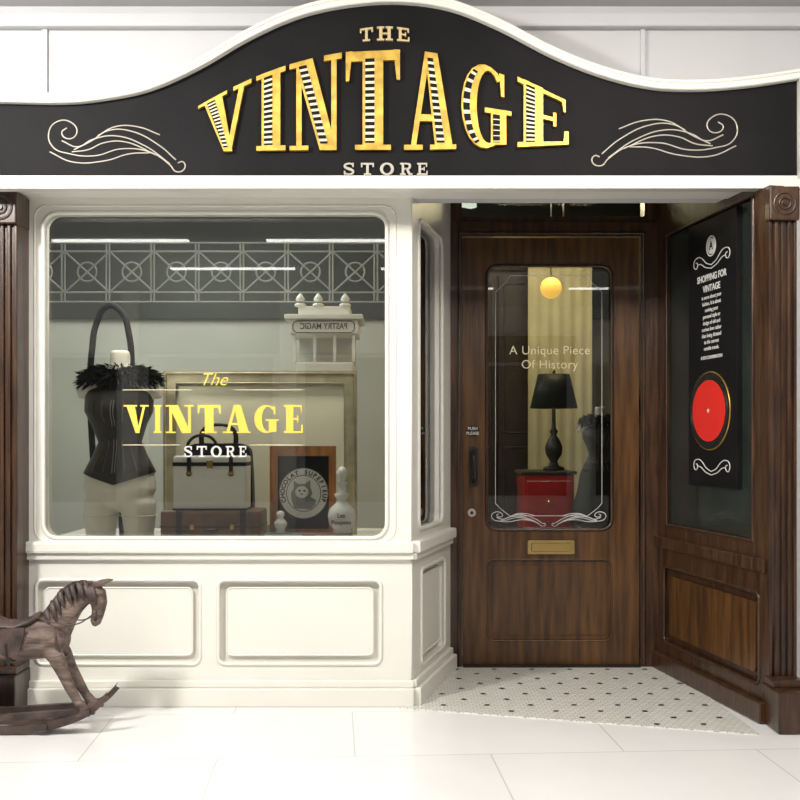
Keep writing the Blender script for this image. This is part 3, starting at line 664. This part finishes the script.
# ---------- behind the door ----------
sc2=empty('side_cabinet'); yc=1.5; d2=6.0
cx0,cx1=X(524,d2),X(574,d2)
ct=Z(471,d2)
box('carcass',cx0,cx1,yc,yc+.36,.08,ct-.02,REDL,sc2,.006)
box('top',cx0-.015,cx1+.015,yc-.015,yc+.37,ct-.02,ct,LEATHD,sc2,.006)
for i in range(3):
    z0_=.12+i*.26; box('drawer_%d'%i,cx0+.015,cx1-.015,yc-.01,yc,z0_,z0_+.235,REDL,sc2,.004)
    lathe('knob_%d'%i,(cx0+cx1)/2,yc-.02,[(.012,z0_+.105),(.016,z0_+.118),(.012,z0_+.13)],BRASS,sc2,12)
for a in(cx0+.01,cx1-.04):
    for b in (yc+.01,yc+.32): box('foot',a,a+.03,b,b+.03,.01,.08,LEATHD,sc2)
tl=empty('table_lamp'); lx=X(554,d2+.15); ly=yc+.16
lz=lambda p:Z(p,d2+.12)
h0=ct
lathe('base',lx,ly,[(a*.01,h0+b) for a,b in [(6,0.001),(6,.015),(3,.025),(2,.05),(4.5,.09),(5,.13),(3.5,.17),(1.5,.2),(2.4,.22),(1.2,.24),(1,.36)]],IRON,tl)
n=36;z0_,z1_=lz(408),lz(374)
mesh_from('shade',[([(lx+r*math.cos(2*math.pi*k/n),ly+r*math.sin(2*math.pi*k/n),z) for r,z in ((.135,z0_),(.09,z1_),(.087,z1_),(.132,z0_)) for k in range(n)],[(i*n+k,i*n+(k+1)%n,((i+1)%4)*n+(k+1)%n,((i+1)%4)*n+k) for i in range(4) for k in range(n)])],BLKC,tl)
lathe('finial',lx,ly,[(.006,h0+.36),(.006,z1_+.005),(.012,z1_+.015),(.002,z1_+.035)],BRASS,tl,12)
mannequin('mannequin.001',X(600,5.75),1.25,.74,.60,True)
rs=empty('round_stand'); lathe('pedestal',X(600,5.75),1.25,[(.10,.011),(.10,.03),(.03,.05),(.03,.62),(.12,.64),(.12,.663)],LEATHD,rs)
cu_=empty('curtain'); V=[];Fc=[];n=60
xa_,xb_=X(528,7.2),X(592,7.2)
for i in range(n+1):
    x_=xa_+(xb_-xa_)*i/n; y_=2.7+.004*math.sin(i*.6)
    V+=[(x_,y_,.6),(x_,y_,2.35)]
for i in range(n): Fc.append((2*i,2*i+2,2*i+3,2*i+1))
me=bpy.data.meshes.new('cloth');me.from_pydata(V,[],Fc);link('cloth',me,CURT,cu_,True)
lines('rod',front(2.7),[[(xa_-.08,2.36),(xb_+.08,2.36)]],0,.012,BRASS,cu_)
lines('rod_brackets',FW,[[(xa_-.05,2.36,-2.7),(xa_-.05,2.36,-3.35)],[(xb_+.05,2.36,-2.7),(xb_+.05,2.36,-3.35)]],0,.008,BRASS,cu_)
pl=empty('pendant_lamp'); plx=X(551,6.6)
lathe('globe',plx,2.1,[(.065*math.sin(math.pi*k/12)+.0005,Z(288,6.6)-.065*math.cos(math.pi*k/12)) for k in range(13)],ORGL,pl,24)
lines('cord',FW,[[(plx,Z(288,6.6)+.06,-2.1),(plx,2.698,-2.1)]],0,.003,IRON,pl)
for nm,xa3,xb3 in (('filler_wardrobe',.35,.98),('filler_wardrobe.001',1.56,2.3)):  # invented furniture, added as a dark screen over the light back wall
    bc=empty(nm)
    box('carcass',xa3,xb3,2.9,3.34,.09,2.25,LEATHD,bc,.01)
    box('cornice',xa3-.03,xb3+.03,2.86,3.34,2.25,2.32,LEATHD,bc,.01)
    box('plinth',xa3-.01,xb3+.01,2.88,3.34,.01,.09,LEATHD,bc,.01)
    for i in range(2):
        a=xa3+.02+i*(xb3-xa3-.03)/2; b_=a+(xb3-xa3-.05)/2
        box('leaf_%d'%i,a,b_,2.88,2.9,.12,2.22,LEATHD,bc,.004)
        lines('leaf_moulding_%d'%i,front(2.88),[rrect(a+.04,b_-.04,1.15,2.16,.02),rrect(a+.04,b_-.04,.2,1.05,.02)],0,.006,LEATHD,bc,cyclic=True)

# ================= ROCKING HORSE =================
rh=empty('rocking_horse'); dh=4.12; hy=-.38
k=dh/S
def hr(px,py,r,sr=None,oy=0): return (X(px,dh),hy+oy,Z(py,dh),(sr if sr is not None else r)*k,r*k)
parts=[tube([hr(-82,640,4),hr(-78,638,13,12),hr(-62,638,20,19),hr(-40,641,20,20),hr(-10,642,18,19),hr(22,641,19,20),hr(46,638,20,20),hr(60,637,17,16),hr(68,636,10,10),hr(70,636,3,3)]),
 tube([hr(46,644,14,13),hr(54,630,18,13),hr(64,614,15,10),hr(74,602,12.5,8),hr(84,595,10.5,7),hr(92,592,8,6.5),hr(96,591,4,4)]),
 tube([hr(86,590,4,4),hr(92,590,9,7),hr(97,595,10,7.8),hr(99,603,8.5,6.6),hr(98.5,611,6.6,5.4),hr(97,617,6.0,5.2),hr(95.5,622,5.6,4.8),hr(94,626,2,2)])]
for s in (-1,1):
    parts.append(tube([hr(50,646,8,7,s*.035),hr(60,655,8.5,7,s*.045),hr(68,672,6,5.5,s*.05),hr(74,684,5.6,5,s*.052),hr(82,698,4.5,4.2,s*.055),hr(88,706,5.5,5,s*.057),hr(92,711,6,5.4,s*.058)],n=14))
    parts.append(tube([hr(-62,644,11,8,s*.035),hr(-72,658,9.5,7.5,s*.045),hr(-82,672,6.5,6,s*.05),hr(-78,686,5.4,5,s*.052),hr(-90,700,4.6,4.4,s*.055),hr(-96,708,5.8,5,s*.058)],n=14))
b=mesh_from('body',parts,HORSEW,rh); r=b.modifiers.new('r','REMESH'); r.mode='VOXEL'; r.voxel_size=.0045; r.use_smooth_shade=True
sm=b.modifiers.new('s','SMOOTH'); sm.iterations=3
ears=[]
for s in (-1,1): ears.append(tube([hr(95,586,3.5,2.6,s*.014),hr(101,583,3.4,2.2,s*.017),hr(107,581,2.2,1.5,s*.019),hr(112,580,.4,.4,s*.02)],n=10))
mesh_from('ears',ears,HORSEW,rh)
eyes=[];nos=[]
for s in (-1,1):
    eyes.append(tube([hr(97.0,597,1.9,1.9,s*.026),hr(97,597,1.9,1.9,s*.0315),hr(97,597,.6,.6,s*.033)],side=(1,0,0),n=10))
    nos.append(tube([hr(97,619,1.1,1.1,s*.015),hr(97,619,1.1,1.1,s*.0215)],side=(1,0,0),n=8))
mesh_from('eyes',eyes,BLKC,rh); mesh_from('nostrils',nos,BLKC,rh)
mn=[]
crest=[(46,616),(50,608),(54,602),(59,596),(64,590),(70,586),(76,583),(83,582),(89,583),(93,585)]
for i,(a,b_) in enumerate(crest):
    for s in (-1,1):
        for j in range(2):
            o=random.uniform(-2,2)
            mn.append(tube([hr(a+o,b_,2.6,2.4,s*.006),hr(a+o-1,b_+3,3.2,3,s*.022),hr(a+2+o,b_+10,2.6,2,s*.036),hr(a+5+o,b_+17+o,.8,.6,s*.042)],n=8))
mn.append(tube([hr(a,b_+2,4,4) for a,b_ in crest],n=10))
mn.append(tube([hr(93,585,3,3),hr(99,590,2.4,2.8),hr(101,597,1,1)],n=8))
mesh_from('mane',mn,HORSED,rh)
mesh_from('tail',[tube([hr(-80,628,4),hr(-92,634,7,5),hr(-100,655,7,5),hr(-98,676,4,3),hr(-96,684,1,1)],n=12)],HORSED,rh)
mesh_from('saddle_seat',[tube([hr(-12,617,3,6),hr(-8,619,5,15),hr(4,624,4.5,19),hr(20,625,4.5,19),hr(34,620,5,15),hr(40,615,4,8),hr(42,612,1.5,2)])],HORSED,rh)
for s in (-1,1):
    plate('saddle_flap_%d'%(s+1),front(hy+ s*20.5*k),[[(X(a,dh),Z(b_,dh)) for a,b_ in catmull([(0,626),(4,640),(8,650),(18,653),(26,648),(30,636),(32,624)])]],-.006,.006,HORSED,rh)
def ring(px,py,ru,rs,rad,tilt=0,name='strap',m=HORSED,n=32):
    L=[]
    for i in range(n):
        a=2*math.pi*i/n; L.append((X(px,dh)+tilt*math.sin(a)*ru*k,Z(py,dh)+ru*k*math.sin(a),-(hy+rs*k*math.cos(a))))
    return lines(name,FW,[L],0,rad,m,rh,cyclic=True)
ring(14,641,20.5,21.5,.006,name='girth')
ring(98,612,7.8,6.7,.0025,name='noseband')
for s in (-1,1):
    lines('rein_%d'%(s+1),FW,[[(X(97,dh),Z(612,dh),-(hy+s*.027)),(X(80,dh),Z(622,dh),-(hy+s*.05)),(X(60,dh),Z(620,dh),-(hy+s*.062)),(X(38,dh),Z(616,dh),-(hy+s*.03))]],0,.0025,HORSED,rh,smooth_path=True)
    lines('stirrup_%d'%(s+1),FW,[[(X(14,dh),Z(640,dh),-(hy+s*.09)),(X(15,dh),Z(655,dh),-(hy+s*.092)),(X(10,dh),Z(664,dh),-(hy+s*.092)),(X(20,dh),Z(664,dh),-(hy+s*.092)),(X(15,dh),Z(655,dh),-(hy+s*.092))]],0,.003,IRON,rh)
ring(62,640,17,16.5,.004,tilt=-.25,name='breast_strap')
low=catmull([(-135,697),(-105,713),(-70,723),(-30,728.5),(5,730),(40,727.5),(75,720),(100,708),(114,694)])
upp=[(a,b_-8) for a,b_ in low]; upp[-1]=(110,692)
zoff=Z(730,dh)-.001
def hp2(L): return [(X(a,dh),Z(b_,dh)-zoff) for a,b_ in L]
for s in (-1,1):
    plate('rocker_%d'%(s+1),front(hy+s*.075),[hp2(low+list(reversed(upp)))],-.012,.012,HORSED,rh)
    plate('hoof_rail_%d'%(s+1),front(hy+s*.058),[hp2([(-104,714),(-104,708),(0,712),(98,705),(99,711),(0,718)])],-.012,.012,HORSED,rh)
for i,(a,b_) in enumerate([(-98,711),(-40,722),(50,722),(92,708)]):
    box('crossbar_%d'%i,X(a-5,dh),X(a+5,dh),hy-.1,hy+.1,Z(b_+3,dh)-zoff,Z(b_-3,dh)-zoff,HORSED,rh,.003)

# ================= LIGHTS =================
def area(name,loc,size,power,c=(1,1,1),sy=None,t=None):
    l=bpy.data.lights.new(name,'AREA'); l.energy=power; l.color=c; l.size=size
    if sy: l.shape='RECTANGLE'; l.size_y=sy
    o=bpy.data.objects.new(name,l); o.location=loc; col.objects.link(o)
    if t: o.rotation_euler=(Vector(t)-o.location).to_track_quat('-Z','Y').to_euler()
    return o
area('key_downlight',(-2.2,-2.2,2.75),.25,92,(1,.97,.92),t=(-.3,0,.4))
area('downlight_right',(1.2,-2.2,2.8),.4,38,(1,.93,.82),t=(.9,.3,.7))
area('ceiling_panel',(0,-1.7,2.86),3.2,44,(1,.99,.97),1.0)
area('shop_warm',(.9,1.9,2.55),.6,20,(1,.82,.5))
area('window_spots',(-.9,.45,2.35),1.3,20,(1,.96,.88),.2)
area('shop_fill',(-1.5,2.2,2.6),1.5,38,(.97,1,.95))
w=bpy.data.worlds.new('mall_ambient'); bpy.context.scene.world=w; w.use_nodes=True
bg=w.node_tree.nodes['Background']; bg.inputs[0].default_value=(.95,.96,1,1); bg.inputs[1].default_value=.55

cam=bpy.data.cameras.new('camera'); cam.lens=36*S/800; cam.sensor_width=36; cam.shift_y=.05
co=bpy.data.objects.new('camera',cam); co.location=(0,-4.5,CH); co.rotation_euler=(math.pi/2,0,0); col.objects.link(co)
bpy.context.scene.camera=co
bpy.context.scene.view_settings.view_transform='Standard'
bpy.context.scene.view_settings.look='None'
bpy.context.view_layer.update()
for e in [o for o in bpy.data.objects if o.type=='EMPTY']:
    pts=[c.matrix_world@Vector(b) for c in e.children for b in c.bound_box]
    if not pts: continue
    ctr=Vector([(min(p[i] for p in pts)+max(p[i] for p in pts))/2 for i in range(3)]); ctr.z=min(p.z for p in pts)
    e.location=ctr
    for c in e.children: c.matrix_parent_inverse=Matrix.Translation(-ctr)
